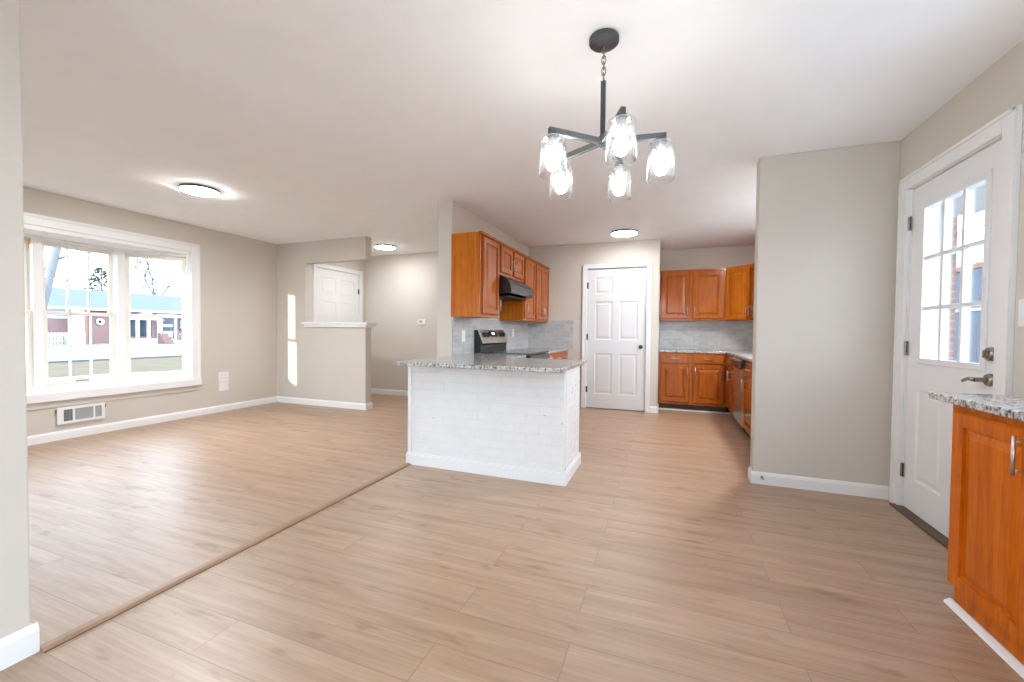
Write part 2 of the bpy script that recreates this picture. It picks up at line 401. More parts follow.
DY0, DY1, DZ1 = 2.592, 3.412, 2.075
w = MB(); PW = (-1.9, -.2, .10, 2.0); CW = (.55, 2.2, 1.02, 2.1); KW = (3.85, 5.75, 1.0, 2.15)
w.box(XR, 1.6, REAR, PW[0], 0, H); w.box(XR, 1.6, PW[0], PW[1], 0, PW[2]); w.box(XR, 1.6, PW[0], PW[1], PW[3], H)
w.box(XR, 1.6, PW[1], CW[0], 0, H); w.box(XR, 1.6, CW[0], CW[1], 0, CW[2]); w.box(XR, 1.6, CW[0], CW[1], CW[3], H); w.box(XR, 1.6, CW[1], DY0, 0, H); w.box(XR, 1.6, DY0, DY1, DZ1, H); w.box(XR, 1.6, DY1, KW[0], 0, H)
w.box(XR, 1.6, KW[0], KW[1], 0, KW[2]); w.box(XR, 1.6, KW[0], KW[1], KW[3], H); w.box(XR, 1.6, KW[1], YR, 0, H)
structure(w.build('wall_right', 'wall'))
structure(bx(.628, XR, YS, YS+.12, 0, H).build('wall_stub', 'wall', bevel=.006))
structure(bx(-2.206, XK, REAR, .73, 0, H).build('wall_near', 'wall', bevel=.006))
RW = ((-5.3, -2.9, .45, 2.1), (-1.35, .75, .06, 2.05))
w = MB(); w.box(-5.81, RW[0][0], REAR-.15, REAR, 0, H); w.box(RW[0][1], RW[1][0], REAR-.15, REAR, 0, H); w.box(RW[1][1], 1.6, REAR-.15, REAR, 0, H)
for a, b, c, d in RW: w.box(a, b, REAR-.15, REAR, 0, c); w.box(a, b, REAR-.15, REAR, d, H)
structure(w.build('wall_rear', 'wall'))

# baseboards: profile with a sloped top
def base_run(name, p0, p1, n, h=.09, t=.014, ext=(0, 0)):
    p0, p1, n = Vector((*p0, 0)), Vector((*p1, 0)), Vector((*n, 0)); d = (p1-p0).normalized(); p0 = p0-d*ext[0]; p1 = p1+d*ext[1]
    prof = [(0, .0), (t, .0), (t, h-.022), (t*.55, h-.006), (.003, h), (0, h)]
    vs = [tuple(p + n*a + Vector((0,0,b))) for p in (p0, p1) for a, b in prof]; k = len(prof)
    fs = [(i, (i+1) % k, k+(i+1) % k, k+i) for i in range(k)] + [tuple(range(k))[::-1], tuple(range(k, 2*k))]
    structure(MB().add(vs, fs).build(name, 'trim'))
T = .014
base_run('baseboard_left', (XL, REAR), (XL, YB), (1, 0))
base_run('baseboard_partition', (XL+T, YB), (-3.965, YB), (0, -1), ext=(0, T))
base_run('baseboard_partition_end', (-3.965, YB), (-3.965, YB+.12), (1, 0), ext=(0, T))
base_run('baseboard_hall', (-5.08, 6.0), (-2.206, 6.0), (0, -1))
base_run('baseboard_hall_side', (-2.206, 3.68), (-2.206, 6.0-T), (-1, 0))
base_run('baseboard_pantry', (-.205, YP), (-.107, YP), (0, -1), ext=(0, T))
base_run('baseboard_pantry_corner', (-.107, YP), (-.107, 6.43), (1, 0))
base_run('baseboard_stub', (.628, YS), (1.442, YS), (0, -1), ext=(T, 0))
base_run('baseboard_stub_end', (.628, YS), (.628, YS+.12), (-1, 0))
base_run('baseboard_near', (XK, REAR), (XK, .73), (1, 0), h=.10, ext=(0, T))
base_run('baseboard_near_end', (-2.206, .73), (XK, .73), (0, 1), h=.10)
# floor transition strip between the two rooms
mb = MB(); mb.prism([(-2.045, 0), (-2.041, .010), (-2.034, .0135), (-2.008, .0135), (-2.001, .010), (-1.998, 0)], .745, 2.935, 'y')
strip = structure(mb.build('trim_1', plain('oak_transition_strip', (.36, .215, .13), .4, var=.12, nscale=8)))
bx(-1.998, -1.993, .745, 2.935, 0, .0012).build('strip_shadow_line', 'toe', strip)  # dark line standing in for the strip's shadow on the floor
# cap on the half wall
capo = MB(); capo.box(-5.11, -3.90, 4.65, 4.865, 1.205, 1.235, ch=.004); capo.box(-5.079, -3.935, 4.668, 4.852, 1.165, 1.205, ch=.004)
structure(capo.build('trim_2', 'trim'))

# ------------------------------------------------------------------ bay window
win = structure(empty('window_1', (0, 0, 0)))
P = [(-5.70, 1.60), (-6.03, 2.235), (-6.03, 2.925), (-5.685, 3.475)]
out = [(-5.70, 1.52), (-6.12, 2.19), (-6.12, 2.965), (-5.70, 3.57)]
mb = MB(); mb.prism([(XL+.045, OY0-.10), (XL+.045, OY1+.105), (XL, OY1+.105), (XL-.0, OY1), out[3], out[2], out[1], out[0], (XL, OY0), (XL, OY0-.10)], .40, .486, 'z')
mb.build('window_sill', 'trim', win, bevel=.006)
mb = MB(); mb.box(XL, XL+.014, OY0-.10, OY1+.105, .335, .40); mb.build('apron', 'wall', win, bevel=.003)
mb = MB(); mb.prism([(XL-.001, OY0), (XL-.001, OY1), out[3], out[2], out[1], out[0]], 2.055, 2.2, 'z'); mb.build('bay_soffit', 'trim', win)
mb = MB(); mb.prism([(XL-.16, OY0-.1), (XL-.16, OY1+.1), out[3], out[2], out[1], out[0]], -.3, .40, 'z'); mb.build('bay_base', 'white_siding', win)
mb = MB(); mb.box(XL, XL+.022, OY1, OY1+.105, .486, OZ1+.105); mb.box(XL, XL+.022, OY0-.105, OY0, .486, OZ1+.105); mb.box(XL, XL+.022, OY0, OY1, OZ1, OZ1+.105)
mb.box(XL-.07, XL, OY1-.012, OY1, .486, OZ1); mb.box(XL-.07, XL, OY0, OY0+.012, .486, OZ1)
mb.box(XL+.022, XL+.03, OY1+.075, OY1+.105, .486, OZ1+.105); mb.box(XL+.022, XL+.03, OY0-.105, OY1+.105, OZ1+.075, OZ1+.105)
mb.build('casing', 'trim', win, bevel=.004)
mb = MB()
for (x, y) in (P[1], P[2]): mb.prism([(x+.035, y-.035), (x+.035, y+.035), (x-.09, y+.06), (x-.09, y-.06)], .486, 2.055, 'z')
mb.build('mullion_post', 'trim', win, bevel=.003)
def sash_unit(pa, pb, grid, lift):
    pa, pb = Vector(pa), Vector(pb); W = (pb-pa).length; a = math.atan2(pb.y-pa.y, pb.x-pa.x)
    u = empty('sash_window', (pa.x, pa.y, .486), a); u.parent = win
    Z1 = 2.055-.486; e = .016
    fr = MB(); fr.box(0, e+.02, -.015, .075, 0, Z1); fr.box(W-e-.02, W, -.015, .075, 0, Z1); fr.box(e, W-e, -.02, .085, 0, .03); fr.box(e, W-e, -.02, .085, Z1-.03, Z1)
    fr.build('jamb', 'trim', u, bevel=.002)
    tr = MB(); 
    for x in (e+.020, W-e-.026): tr.box(x, x+.006, .0, .03, Z1-.14, Z1-.035)
    tr.build('track', 'track', u)
    mid = .775; x0, x1 = e+.022, W-e-.022
    def sash(zb, zt, y, bot, top, name, cols, rows):
        s = MB(); st = .045
        s.box(x0, x0+st, y, y+.032, zb, zt); s.box(x1-st, x1, y, y+.032, zb, zt); s.box(x0+st, x1-st, y, y+.032, zb, zb+bot); s.box(x0+st, x1-st, y, y+.032, zt-top, zt)
        so = s.build(name, 'sash', u, bevel=.003)
        g = bx(x0+st-.004, x1-st+.004, y+.014, y+.018, zb+bot-.004, zt-top+.004).build('pane', 'glass', so)
        if cols:
            m_ = MB(); gw, gh = x1-x0-2*st, zt-top-zb-bot
            for c in range(1, cols): m_.box(x0+st+gw*c/cols-.007, x0+st+gw*c/cols+.007, y+.006, y+.026, zb+bot, zt-top)
            for r in range(1, rows): m_.box(x0+st, x1-st, y+.007, y+.025, zb+bot+gh*r/rows-.006, zb+bot+gh*r/rows+.006)
            m_.build('muntin', 'trim', so)
        return so
    sash(mid, Z1-.03, .042, .035, .05, 'upper_sash', 3*grid, 2)
    lo = sash(.03, mid+.035, .004, .075, .04, 'lower_sash', 3*grid, 2)
    if lift: bx(W/2-.055, W/2+.055, -.012, .004, .055, .062, ch=.002).build('sash_lift', 'bronze', lo)
sash_unit(P[0], P[1], 0, False); sash_unit(P[1], P[2], 1, True); sash_unit(P[2], P[3], 0, False)

def unseen_window(n, y0, y1, z0, z1, cols, loc=None, rz=0.0):
    wn_ = structure(empty('window_%d' % n, loc or (XR, y0, z0), rz)); W, Hh = y1-y0, z1-z0
    f = MB(); f.box(.02, .12, 0, .05, 0, Hh); f.box(.02, .12, W-.05, W, 0, Hh); f.box(.02, .12, .05, W-.05, 0, .05); f.box(.02, .12, .05, W-.05, Hh-.05, Hh)
    for c in range(1, cols): f.box(.03, .11, W*c/cols-.03, W*c/cols+.03, .05, Hh-.05)
    f.build('window_frame', 'trim', wn_)
    bx(.06, .066, .045, W-.045, .045, Hh-.045).build('pane', 'glass', wn_)
    c = MB(); c.box(-.018, 0, -.08, 0, -.08, Hh+.08); c.box(-.018, 0, W, W+.08, -.08, Hh+.08); c.box(-.018, 0, 0, W, -.08, 0); c.box(-.018, 0, 0, W, Hh, Hh+.08)
    c.build('casing', 'trim', wn_)
unseen_window(2, *PW, 2); unseen_window(3, *KW, 1); unseen_window(6, *CW, 1)  # PW, CW unseen, added for daylight; KW inferred, widened for more light
for i, (a, b, c, d) in enumerate(RW): unseen_window(4+i, a, b, c, d, 2, (a, REAR, c), -PI/2)  # unseen rear windows, added to let in soft daylight

# ------------------------------------------------------------------ doors
PROF = [(.010, .007), (.026, .007), (.046, .002)]
def six_panel(W, Hh):
    s, m = .115, .10; pw = (W-2*s-m)/2; R = []
    for (z0, z1) in ((.22, .82), (1.02, 1.58), (1.69, Hh-.13)):
        for x in (s, s+pw+m): R.append((x, x+pw, z0, z1))
    return R
def casing(parent, W, Hh, t=.02, wd=.065, mat='trim', left=True, right=True):
    c = MB()
    if left: c.box(-wd, -.004, -t, 0, 0, Hh+wd); c.box(-wd, -wd+.02, -t-.006, -t, 0, Hh+wd)
    if right: c.box(W+.004, W+wd, -t, 0, 0, Hh+wd); c.box(W+wd-.02, W+wd, -t-.006, -t, 0, Hh+wd)
    c.box(-.004, W+.004, -t, 0, Hh+.004, Hh+wd); c.box(-wd, W+wd, -t-.006, -t, Hh+wd-.02, Hh+wd)
    return c.build('door_casing', mat, parent, bevel=.003)
def hinge(parent, x, z, y=0.0):
    h = MB(); h.lathe([(.007, z-.045), (.007, z+.045)], 10, (x, y-.006, 0)); h.box(x-.018, x+.018, y-.003, y+.001, z-.045, z+.045)
    return h.build('hinge', 'bronze' if True else '', parent)
def jamb(parent, W, Hh, depth):
    j = MB(); j.box(-.008, -.001, 0, depth, 0, Hh+.006); j.box(W+.001, W+.008, 0, depth, 0, Hh+.006); j.box(-.008, W+.008, 0, depth, Hh+.001, Hh+.008)
    return j.build('door_jamb', 'trim', parent)
# door_2: pantry (faces -y)
W, Hh = .838, 2.062
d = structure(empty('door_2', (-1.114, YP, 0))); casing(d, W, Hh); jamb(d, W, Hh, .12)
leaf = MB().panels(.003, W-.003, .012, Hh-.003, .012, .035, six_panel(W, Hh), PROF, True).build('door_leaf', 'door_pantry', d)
for z in (.28, 1.06, 1.82): o = hinge(d, .0, z, .008); o.data.materials[0] = M['black']
k = MB(); k.lathe([(.0, -.062), (.018, -.060), (.027, -.046), (.026, -.034), (.012, -.024), (.010, -.008), (.026, -.006), (.028, 0)], 24, (W-.068, .012, .925), 'y'); k.build('door_knob', 'black', leaf)
bx(W-.001, W+.003, .004, .010, .895, .955).build('strike_plate', 'black', d)
# door_3: front door in the entry wall (faces +x)
W, Hh = .95, 2.095
d = structure(empty('door_3', (-5.08, 4.903, 0), PI/2)); casing(d, W, Hh, right=True, left=True); jamb(d, W, Hh, .12)
leaf = MB().panels(.003, W-.003, .012, Hh-.003, .014, .04, six_panel(W, Hh), PROF, True).build('door_leaf', 'door', d)
for z in (.28, 1.06, 1.80): o = hinge(d, W, z, .008); o.data.materials[0] = M['black']
k = MB(); k.lathe([(.0, -.062), (.018, -.060), (.027, -.046), (.026, -.034), (.012, -.024), (.010, -.008), (.026, -.006), (.028, 0)], 24, (.068, .014, .925), 'y'); k.build('door_knob', 'black', leaf)
# door_1: half-glazed exterior door (faces -x); local x runs towards -y
W, Hh = .80, 2.062
d = structure(empty('door_1', (XR, 3.402, 0), -PI/2)); casing(d, W, Hh, wd=.09); jamb(d, W, Hh, .145)
g = (.150, .672, .985, 1.905)
rs = [(.115, .375, .215, .79), (.455, .70, .215, .79)]
leaf = MB().panels(.003, W-.003, .015, Hh-.004, .012, .044, rs, PROF, False, holes=[g]).build('door_leaf', 'door', d)
lf = MB()
a, b, c, e = g; fw_ = .032
for (q0, q1, r0, r1) in ((a-fw_, a+.004, c-fw_, e+fw_), (b-.004, b+fw_, c-fw_, e+fw_), (a+.004, b-.004, c-fw_, c+.004), (a+.004, b-.004, e-.004, e+fw_)):
    lf.box(q0, q1, .002, .0125, r0, r1)
lf.build('glazing_frame', 'door', leaf, bevel=.004)
mt = MB()
for i in (1, 2): x = a+(b-a)*i/3; mt.box(x-.011, x+.011, .010, .046, c, e); 
for i in (1, 2): z = c+(e-c)*i/3; mt.box(a, b, .0105, .0455, z-.011, z+.011)
mt.build('muntin', 'door', leaf, bevel=.003)
bx(a-.003, b+.003, .026, .031, c-.003, e+.003).build('pane', 'glass', leaf)
for z in (.25, 1.045, 1.845): hinge(d, -.001, z, .004)
k = MB(); k.lathe([(.0, -.014), (.024, -.013), (.033, -.006), (.034, .012)], 24, (W-.055, 0, 1.04), 'y'); k.box(W-.059, W-.051, -.028, -.012, 1.022, 1.058, ch=.002)
k.build('deadbolt', 'bronze', leaf)
k = MB(); k.lathe([(.0, -.012), (.026, -.010), (.032, 0), (.032, .012)], 24, (W-.055, 0, .915), 'y'); k.lathe([(.011, -.055), (.011, 0)], 16, (W-.055, 0, .915), 'y')
k.tube([(W-.055, -.055, .915), (W-.08, -.057, .917), (W-.105, -.055, .913), (W-.128, -.053, .906), (W-.14, -.052, .900)], .0105, 10, r2=.008)
k.build('door_lever', 'bronze', leaf)
bx(-.03, W+.03, -.05, .14, .0, .012, ch=.003).build('threshold', plain('dark_threshold', (.10, .06, .035), .5), d)

# ------------------------------------------------------------------ lamps
def ceiling_disc(x, y, r, label, m='diffuser'):
    t = thing('ceiling_light', label, 'ceiling light', (x, y, H), group='round flush ceiling lights')
    MB().lathe([(r*.92, 0), (r, -.004), (r, -.022), (r*.965, -.024), (r*.955, -.020), (r*.955, -.010)], 56).build('rim', 'iron', t)
    MB().lathe([(r*.94, -.012), (r*.94, -.0265), (r*.90, -.031), (r*.6, -.034), (0.0, -.035)], 56).build('diffuser', m, t)
ceiling_disc(-4.13, 2.62, .155, 'round flush ceiling light in the living room, nearest the bay window', 'diffuser_strong')
ceiling_disc(-4.12, 5.33, .155, 'round flush ceiling light over the entry hall beyond the half wall', 'diffuser_soft')
ceiling_disc(-.54, 5.57, .170, 'round flush ceiling light in the kitchen, in front of the closed white door', 'diffuser_dim')
ceiling_disc(1.12, 4.55, .170, 'added round flush ceiling light over the dishwasher run, hidden behind the grey wall end', 'diffuser_strong')  # unseen lamp, added to fill the kitchen recess with light

ch = thing('chandelier', 'dark metal chandelier with five clear glass shades hanging from the ceiling', 'chandelier', (-.284, 1.89, H))
MB().lathe([(.062, 0), (.066, -.004), (.066, -.020), (.060, -.026), (.020, -.027), (.018, -.034), (.010, -.036), (0, -.036)], 40).build('canopy', 'iron', ch)
HZ = 1.982-H
chn = MB(); zc = -.034
for i in range(6):
    L, Wd = .020, .0085; pts = []
    for j in range(16):
        a = 2*PI*j/16; px, pz = Wd*math.cos(a), L*math.sin(a)*.62 + (.006 if math.sin(a) > 0 else -.006)
        pts.append((px if i % 2 == 0 else 0, 0 if i % 2 == 0 else px, zc-.014-i*.0245+pz))
    chn.tube(pts, .0026, 6, True)
chn.build('chain', 'bronze', ch)
st = MB(); st.box(-.0105, .0105, -.0105, .0105, HZ+.015, -.034-6*.0245-.010, ch=.002); st.build('stem', 'iron', ch)
hb = MB(); hb.box(-.017, .017, -.017, .017, HZ-.020, HZ+.022, ch=.003); hb.lathe([(0, HZ-.036), (.006, HZ-.033), (.009, HZ-.028), (.006, HZ-.020)], 16); hb.build('hub', 'iron', ch)
for i in range(5):
    a = math.radians(-65+72*i); Rm = Matrix.Rotation(a, 4, 'Z')
    ar = MB(Rm.copy()); ar.box(.012, .270, -.0105, .0105, HZ-.0125, HZ+.0125, ch=.0015); arm = ar.build('arm', 'iron', ch)
    cx = .250
    so = MB(Rm.copy()); so.lathe([(.019, HZ-.008), (.0215, HZ-.012), (.0215, HZ-.060), (.019, HZ-.062), (.019, HZ-.070)], 28, (cx, 0, 0)); so.build('socket', 'iron', arm)
    bl = MB(Rm.copy()); bl.lathe([(.013, HZ-.070), (.015, HZ-.080), (.024, HZ-.112), (.029, HZ-.134), (.027, HZ-.150), (.016, HZ-.163), (0, HZ-.167)], 24, (cx, 0, 0)); bl.build('bulb', 'bulb', arm)
    sh = MB(Rm.copy()); sh.lathe([(.0225, HZ-.034), (.052, HZ-.034), (.0545, HZ-.038), (.0555, HZ-.044), (.058, HZ-.188), (.055, HZ-.188), (.0525, HZ-.044), (.050, HZ-.038), (.0225, HZ-.0365)], 40, (cx, 0, 0))
    sh.build('glass_shade', 'shade', arm)

# ------------------------------------------------------------------ cabinets
CPROF = [(.001, .011), (.010, .011), (.040, .001)]
def cab_door(x0, x1, z0, z1, root, hx=None, hz=None, y=-.023, flat=False, mat='oak'):
    f = .055 if (x1-x0) > .2 else .045
    m_ = MB()
    if flat: m_.box(x0, x1, y, 0, z0, z1, ch=.004)
    else:
        c = .007; d = y+.009
        m_.panels(x0+c, x1-c, z0+c, z1-c, y, -y, [(x0+f, x1-f, z0+f, z1-f)], CPROF)
        vs = [(x0+c, y, z0+c), (x1-c, y, z0+c), (x1-c, y, z1-c), (x0+c, y, z1-c), (x0, d, z0), (x1, d, z0), (x1, d, z1), (x0, d, z1), (x0, 0, z0), (x1, 0, z0), (x1, 0, z1), (x0, 0, z1)]
        m_.add(vs, [(a+4, (a+1) % 4+4, (a+1) % 4, a) for a in range(4)] + [(a+8, (a+1) % 4+8, (a+1) % 4+4, a+4) for a in range(4)])
    o = m_.build('drawer' if flat else 'door', mat, root)
    if hx is not None:
        h = MB(); r = .0055
        if flat:
            h.tube([(hx-.06, y-.028, hz), (hx+.06, y-.028, hz)], r, 10)
            for s in (-.045, .045): h.tube([(hx+s, y-.028, hz), (hx+s, y, hz)], r*.8, 8)
        else:
            h.tube([(hx, y-.028, hz-.065), (hx, y-.028, hz+.065)], r, 10)
            for s in (-.048, .048): h.tube([(hx, y-.028, hz+s), (hx, y, hz+s)], r*.8, 8)
        h.build('handle', 'nickel', o)
    return o
def cab_body(root, W, D, z0, z1, toe=0.0, mat='oak_side', wood='oak'):
    b = MB(); b.box(0, W, .018, D, z0+toe, z1)
    b.build('carcass', mat, root)
    f = MB(); f.box(0, W, 0, .018, z0+toe, z1); f.build('face_frame', wood, root, bevel=.002)
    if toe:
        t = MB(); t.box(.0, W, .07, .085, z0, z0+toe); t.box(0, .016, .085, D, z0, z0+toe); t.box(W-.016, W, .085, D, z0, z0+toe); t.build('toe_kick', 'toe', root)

G_UP = 'oak wall cabinets over the range side'
# uppers on the range wall, facing +x (rot +90): local x -> +y, origin at face
FX = -1.715
def up(y0, y1, z0, z1, doors, label, hside):
    t = thing('wall_cabinet', label, 'cabinet', (FX, y0, 0), PI/2, G_UP); Wd = y1-y0
    cab_body(t, Wd, .318, z0, z1)
    n = len(doors)
    for (a, b, hs) in doors:
        cab_door(a, b, z0+.03, z1-.035, t, (b-.03 if hs > 0 else a+.03), z0+.03+min(.11, (z1-z0)*.35))
    m_ = MB(); m_.box(-.006 if y0 < 3.7 else 0, Wd, -.026, .02, z1-.022, z1+.004, ch=.004); m_.build('top_moulding', 'oak', t)
    return t
up(3.664, 4.135, 1.27, 2.10, [(.045, .445, 1)], 'tall end oak wall cabinet with one door, left of the range hood', 1)
up(4.137, 4.945, 1.745, 2.10, [(.03, .38, 1), (.43, .78, -1)], 'short two-door oak wall cabinet directly above the black range hood', 1)
up(4.947, 5.44, 1.27, 2.10, [(.035, .46, -1)], 'oak wall cabinet with one door just right of the range hood', 1)
up(5.442, YP-.002, 1.27, 2.10, [(.03, .335, 1), (.355, .66, -1)], 'oak wall cabinet with two narrow doors against the white door wall', 1)
# uppers in the back recess
t = thing('wall_cabinet', 'two-door oak wall cabinet on the recessed back wall', 'cabinet', (-.105, 6.68, 0), 0, 'oak wall cabinets in the back recess')
cab_body(t, .90, .318, 1.315, 2.075); cab_door(.022, .415, 1.345, 2.045, t, .385, 1.45); cab_door(.455, .872, 1.345, 2.045, t, .487, 1.45)
# diagonal corner wall cabinet
t = thing('corner_wall_cabinet', 'lighter oak diagonal corner wall cabinet at the right end of the recess', 'cabinet', (0, 0, 0), 0, 'oak wall cabinets in the back recess')
MB().prism([(.797, 6.685), (1.07, 6.412), (XR-.002, 6.412), (XR-.002, YR-.002), (.797, YR-.002)], 1.315, 2.08).build('carcass', 'oak_side', t)
dg = MB(Matrix.Translation((.797, 6.685, 0)) @ Matrix.Rotation(-PI/4, 4, 'Z')); Ld = .386
dg.panels(.012, Ld-.012, 1.335, 2.06, -.021, .02, [(.065, Ld-.065, 1.39, 2.005)], CPROF); dr = dg.build('door', 'oak_side', t)
h = MB(Matrix.Translation((.797, 6.685, 0)) @ Matrix.Rotation(-PI/4, 4, 'Z')); h.tube([(Ld-.04, -.049, 1.37), (Ld-.04, -.049, 1.50)], .0055, 10)
for z in (1.387, 1.483): h.tube([(Ld-.04, -.049, z), (Ld-.04, -.02, z)], .0045, 8)
h.build('handle', 'nickel', dr)
t = thing('wall_cabinet', 'oak wall cabinet on the right wall, mostly hidden by the grey wall end', 'cabinet', (1.075, 6.408, 0), -PI/2, 'oak wall cabinets in the back recess')
cab_body(t, .55, .375, 1.315, 2.08); cab_door(.03, .52, 1.345, 2.045, t, .06, 1.45)

# base cabinets
CT = .85
t = thing('base_cabinet', 'oak base cabinet with two drawers and two doors on the recessed back wall', 'cabinet', (-.105, 6.40, 0), 0, 'oak base cabinets in the back recess')
cab_body(t, .90, .596, 0, CT, .10)
for (a, b, hs) in ((.03, .42, 1), (.462, .868, -1)):
    cab_door(a, b, .70, .825, t, (a+b)/2, .765, flat=True); cab_door(a, b, .135, .68, t, (b-.03 if hs > 0 else a+.03), .58)
RX = .80
t = thing('base_cabinet', 'oak corner base cabinet with paired narrow doors, left of the dishwasher', 'cabinet', (RX, 6.396, 0), -PI/2, 'oak base cabinets in the back recess')
cab_body(t, .776, .65, 0, CT, .10); cab_door(.06, .75, .70, .825, t, .40, .765, flat=True); cab_door(.06, .40, .135, .68, t, .37, .58); cab_door(.41, .75, .135, .68, t, .44, .58)
t = thing('base_cabinet', 'oak base cabinet with drawer over door, right of the dishwasher', 'cabinet', (RX, 4.985, 0), -PI/2, 'oak base cabinets in the back recess')
cab_body(t, .66, .65, 0, CT, .10); cab_door(.03, .63, .70, .825, t, .33, .765, flat=True); cab_door(.03, .63, .135, .68, t, .08, .58)
t = thing('base_cabinet', 'oak base cabinet behind the grey wall end, last of the dishwasher run', 'cabinet', (RX, 4.323, 0), -PI/2, 'oak base cabinets in the back recess')
cab_body(t, .66, .65, 0, CT, .10); cab_door(.03, .63, .70, .825, t, .33, .765, flat=True); cab_door(.03, .63, .135, .68, t, .08, .58)
# white shoe strip in front of the recess cabinets
structure(bx(-.09, .86, 6.44, 6.468, 0, .02, ch=.004).build('trim_3', 'trim'))

# dishwasher
t = thing('dishwasher', 'stainless dishwasher with black control strip under the right counter', 'dishwasher', (RX, 5.612, 0), -PI/2)
bx(.004, .618, .02, .60, .10, .845).build('tub', 'gloss_black', t)
bx(.004, .618, -.024, .02, .115, .745, ch=.006).build('door', 'steel', t)
cp = MB(); cp.prism([(-.055, .755), (.02, .755), (.02, .845), (-.03, .845), (-.055, .83)], .004, .618, 'x'); cpo = cp.build('control_panel', 'gloss_black', t, bevel=.004)
bx(.10, .52, -.045, -.024, .733, .752, ch=.004).build('handle', 'black', t)
bx(.004, .618, .06, .075, 0, .10).build('toe_kick', 'black', t)

# range wall base cabinets (facing +x)
KX = -1.42
t = thing('base_cabinet', 'oak base cabinet between the range and the white door wall', 'cabinet', (KX, 4.962, 0), PI/2, 'oak base cabinets by the range')
cab_body(t, YP-4.962-.004, .61, 0, CT, .10)
for (a, b, hs) in ((.03, .40, 1), (.42, .79, -1), (.82, 1.15, -1)):
    cab_door(a, b, .70, .825, t, (a+b)/2, .765, flat=True); cab_door(a, b, .135, .68, t, (b-.03 if hs > 0 else a+.03), .58)
t = thing('base_cabinet', 'narrow oak base cabinet between the peninsula and the range', 'cabinet', (KX, 3.70, 0), PI/2, 'oak base cabinets by the range')
cab_body(t, .46, .61, 0, CT, .10); cab_door(.03, .41, .70, .825, t, .22, .765, flat=True); cab_door(.03, .41, .135, .68, t, .38, .58)

# worktops
def top(mb, name, label, grp='speckled granite worktops'):
    o = mb.build(name, 'granite', None, bevel=.005); return tag(o, label, 'worktop', grp)
ZT = .88
top(MB().prism([(-2.01, 2.712), (-.663, 2.712), (-.663, 3.675), (-1.40, 3.675), (-1.40, 4.165), (XK+.012, 4.165), (XK+.012, 3.69), (-2.01, 3.675)], CT, ZT), 'granite_worktop', 'long granite worktop with overhang on the white brick peninsula')
top(MB().box(XK+.012, -1.395, 4.962, YP-.012, CT, ZT), 'granite_worktop', 'granite worktop between the range and the wall with the white door')
top(MB().prism([(-.105, 6.375), (.775, 6.375), (.775, 3.664), (XR-.002, 3.664), (XR-.002, YR-.012), (-.105, YR-.012)], CT, ZT), 'granite_worktop', 'L-shaped granite worktop in the back recess over the dishwasher')
# backsplashes
tag(bx(XK+.0015, XK+.012, 3.69, YP-.014, ZT, 1.27).build('tile_backsplash', 'tile_y'), 'grey tile backsplash behind the range under the wall cabinets', 'backsplash', 'grey tile backsplashes')
tag(bx(XK+.002, -1.315, YP-.012, YP-.0015, ZT, 1.305).build('tile_backsplash', 'tile_x'), 'short grey tile backsplash on the wall left of the white door', 'backsplash', 'grey tile backsplashes')
tag(bx(-.105, XR-.002, YR-.012, YR-.0015, ZT, 1.315).build('tile_backsplash', 'tile_x'), 'grey tile backsplash on the recessed back wall between cabinets', 'backsplash', 'grey tile backsplashes')

# ------------------------------------------------------------------ peninsula of painted brick
pen = thing('brick_peninsula', 'white painted brick peninsula base with white baseboard under granite', 'peninsula', (0, 0, 0))
PX0, PX1, PY0, PY1 = -2.03, -.69, 2.945, 3.50
bk = MB(); bh, jn = .0725, .0045; rows = 11; zb = .0
def brick_row_x(y0, x0, x1, z0, z1, off):
    x = x0 - off
    while x < x1-.02:
        a, b = max(x, x0), min(x+.203, x1)
        if b-a > .02: bk.box(a+jn/2, b-jn/2, y0-random.uniform(.000, .0012), y0+.05, z0+jn/2, z1-jn/2, ch=.002)
        x += .203
for r in range(12):
    z0, z1 = r*.0708, (r+1)*.0708
    if r == 11: # a row of short header courses just below the top
        x = PX0+.03
        while x < PX1-.05:
            bk.box(x+jn/2, min(x+.07, PX1)-jn/2, PY0-random.uniform(0, .0012), PY0+.05, z0+jn/2, z1, ch=.004); x += .07
    else: brick_row_x(PY0, PX0+.03, PX1, z0, z1, (r % 2)*.1015)
    y = PY0+.055 - (0 if r % 2 else .1)
    while y < PY1-.02:
        a, b = max(y, PY0+.055), min(y+.203, PY1)
        if b-a > .02: bk.box(PX1-.05, PX1+random.uniform(.000, .0012), a+jn/2, b-jn/2, z0+jn/2, z1-jn/2, ch=.002)
        y += .203
bk.build('brick_facing', 'paint_brick', pen)
bx(PX0+.02, PX1-.0022, PY0+.0022, PY1-.0022, 0, CT-.001).build('core', 'mortar', pen)
bx(PX0-.008, PX0+.028, PY0-.008, PY1, 0, CT-.001, ch=.003).build('corner_trim', 'trim', pen)
for (a, b) in ((-1.95, -1.93), (-1.66, -1.63)): bx(a, b+.02, PY0-.02, PY0-.004, CT-.014, CT-.001, ch=.003).build('counter_bracket', 'bronze', pen)
bb = MB(); t_ = .016
def bbp(pts):
    for h0, h1, q in ((0, .085, t_), (.085, .10, t_*.6)):
        bb.box(PX0-.012-q*.3, PX1+q, PY0-.004-q, PY0-.004, h0, h1); bb.box(PX1+.004, PX1+.004+q, PY0-.004, PY1, h0, h1)
bbp(0); bb.build('baseboard', 'trim', pen, bevel=.003)

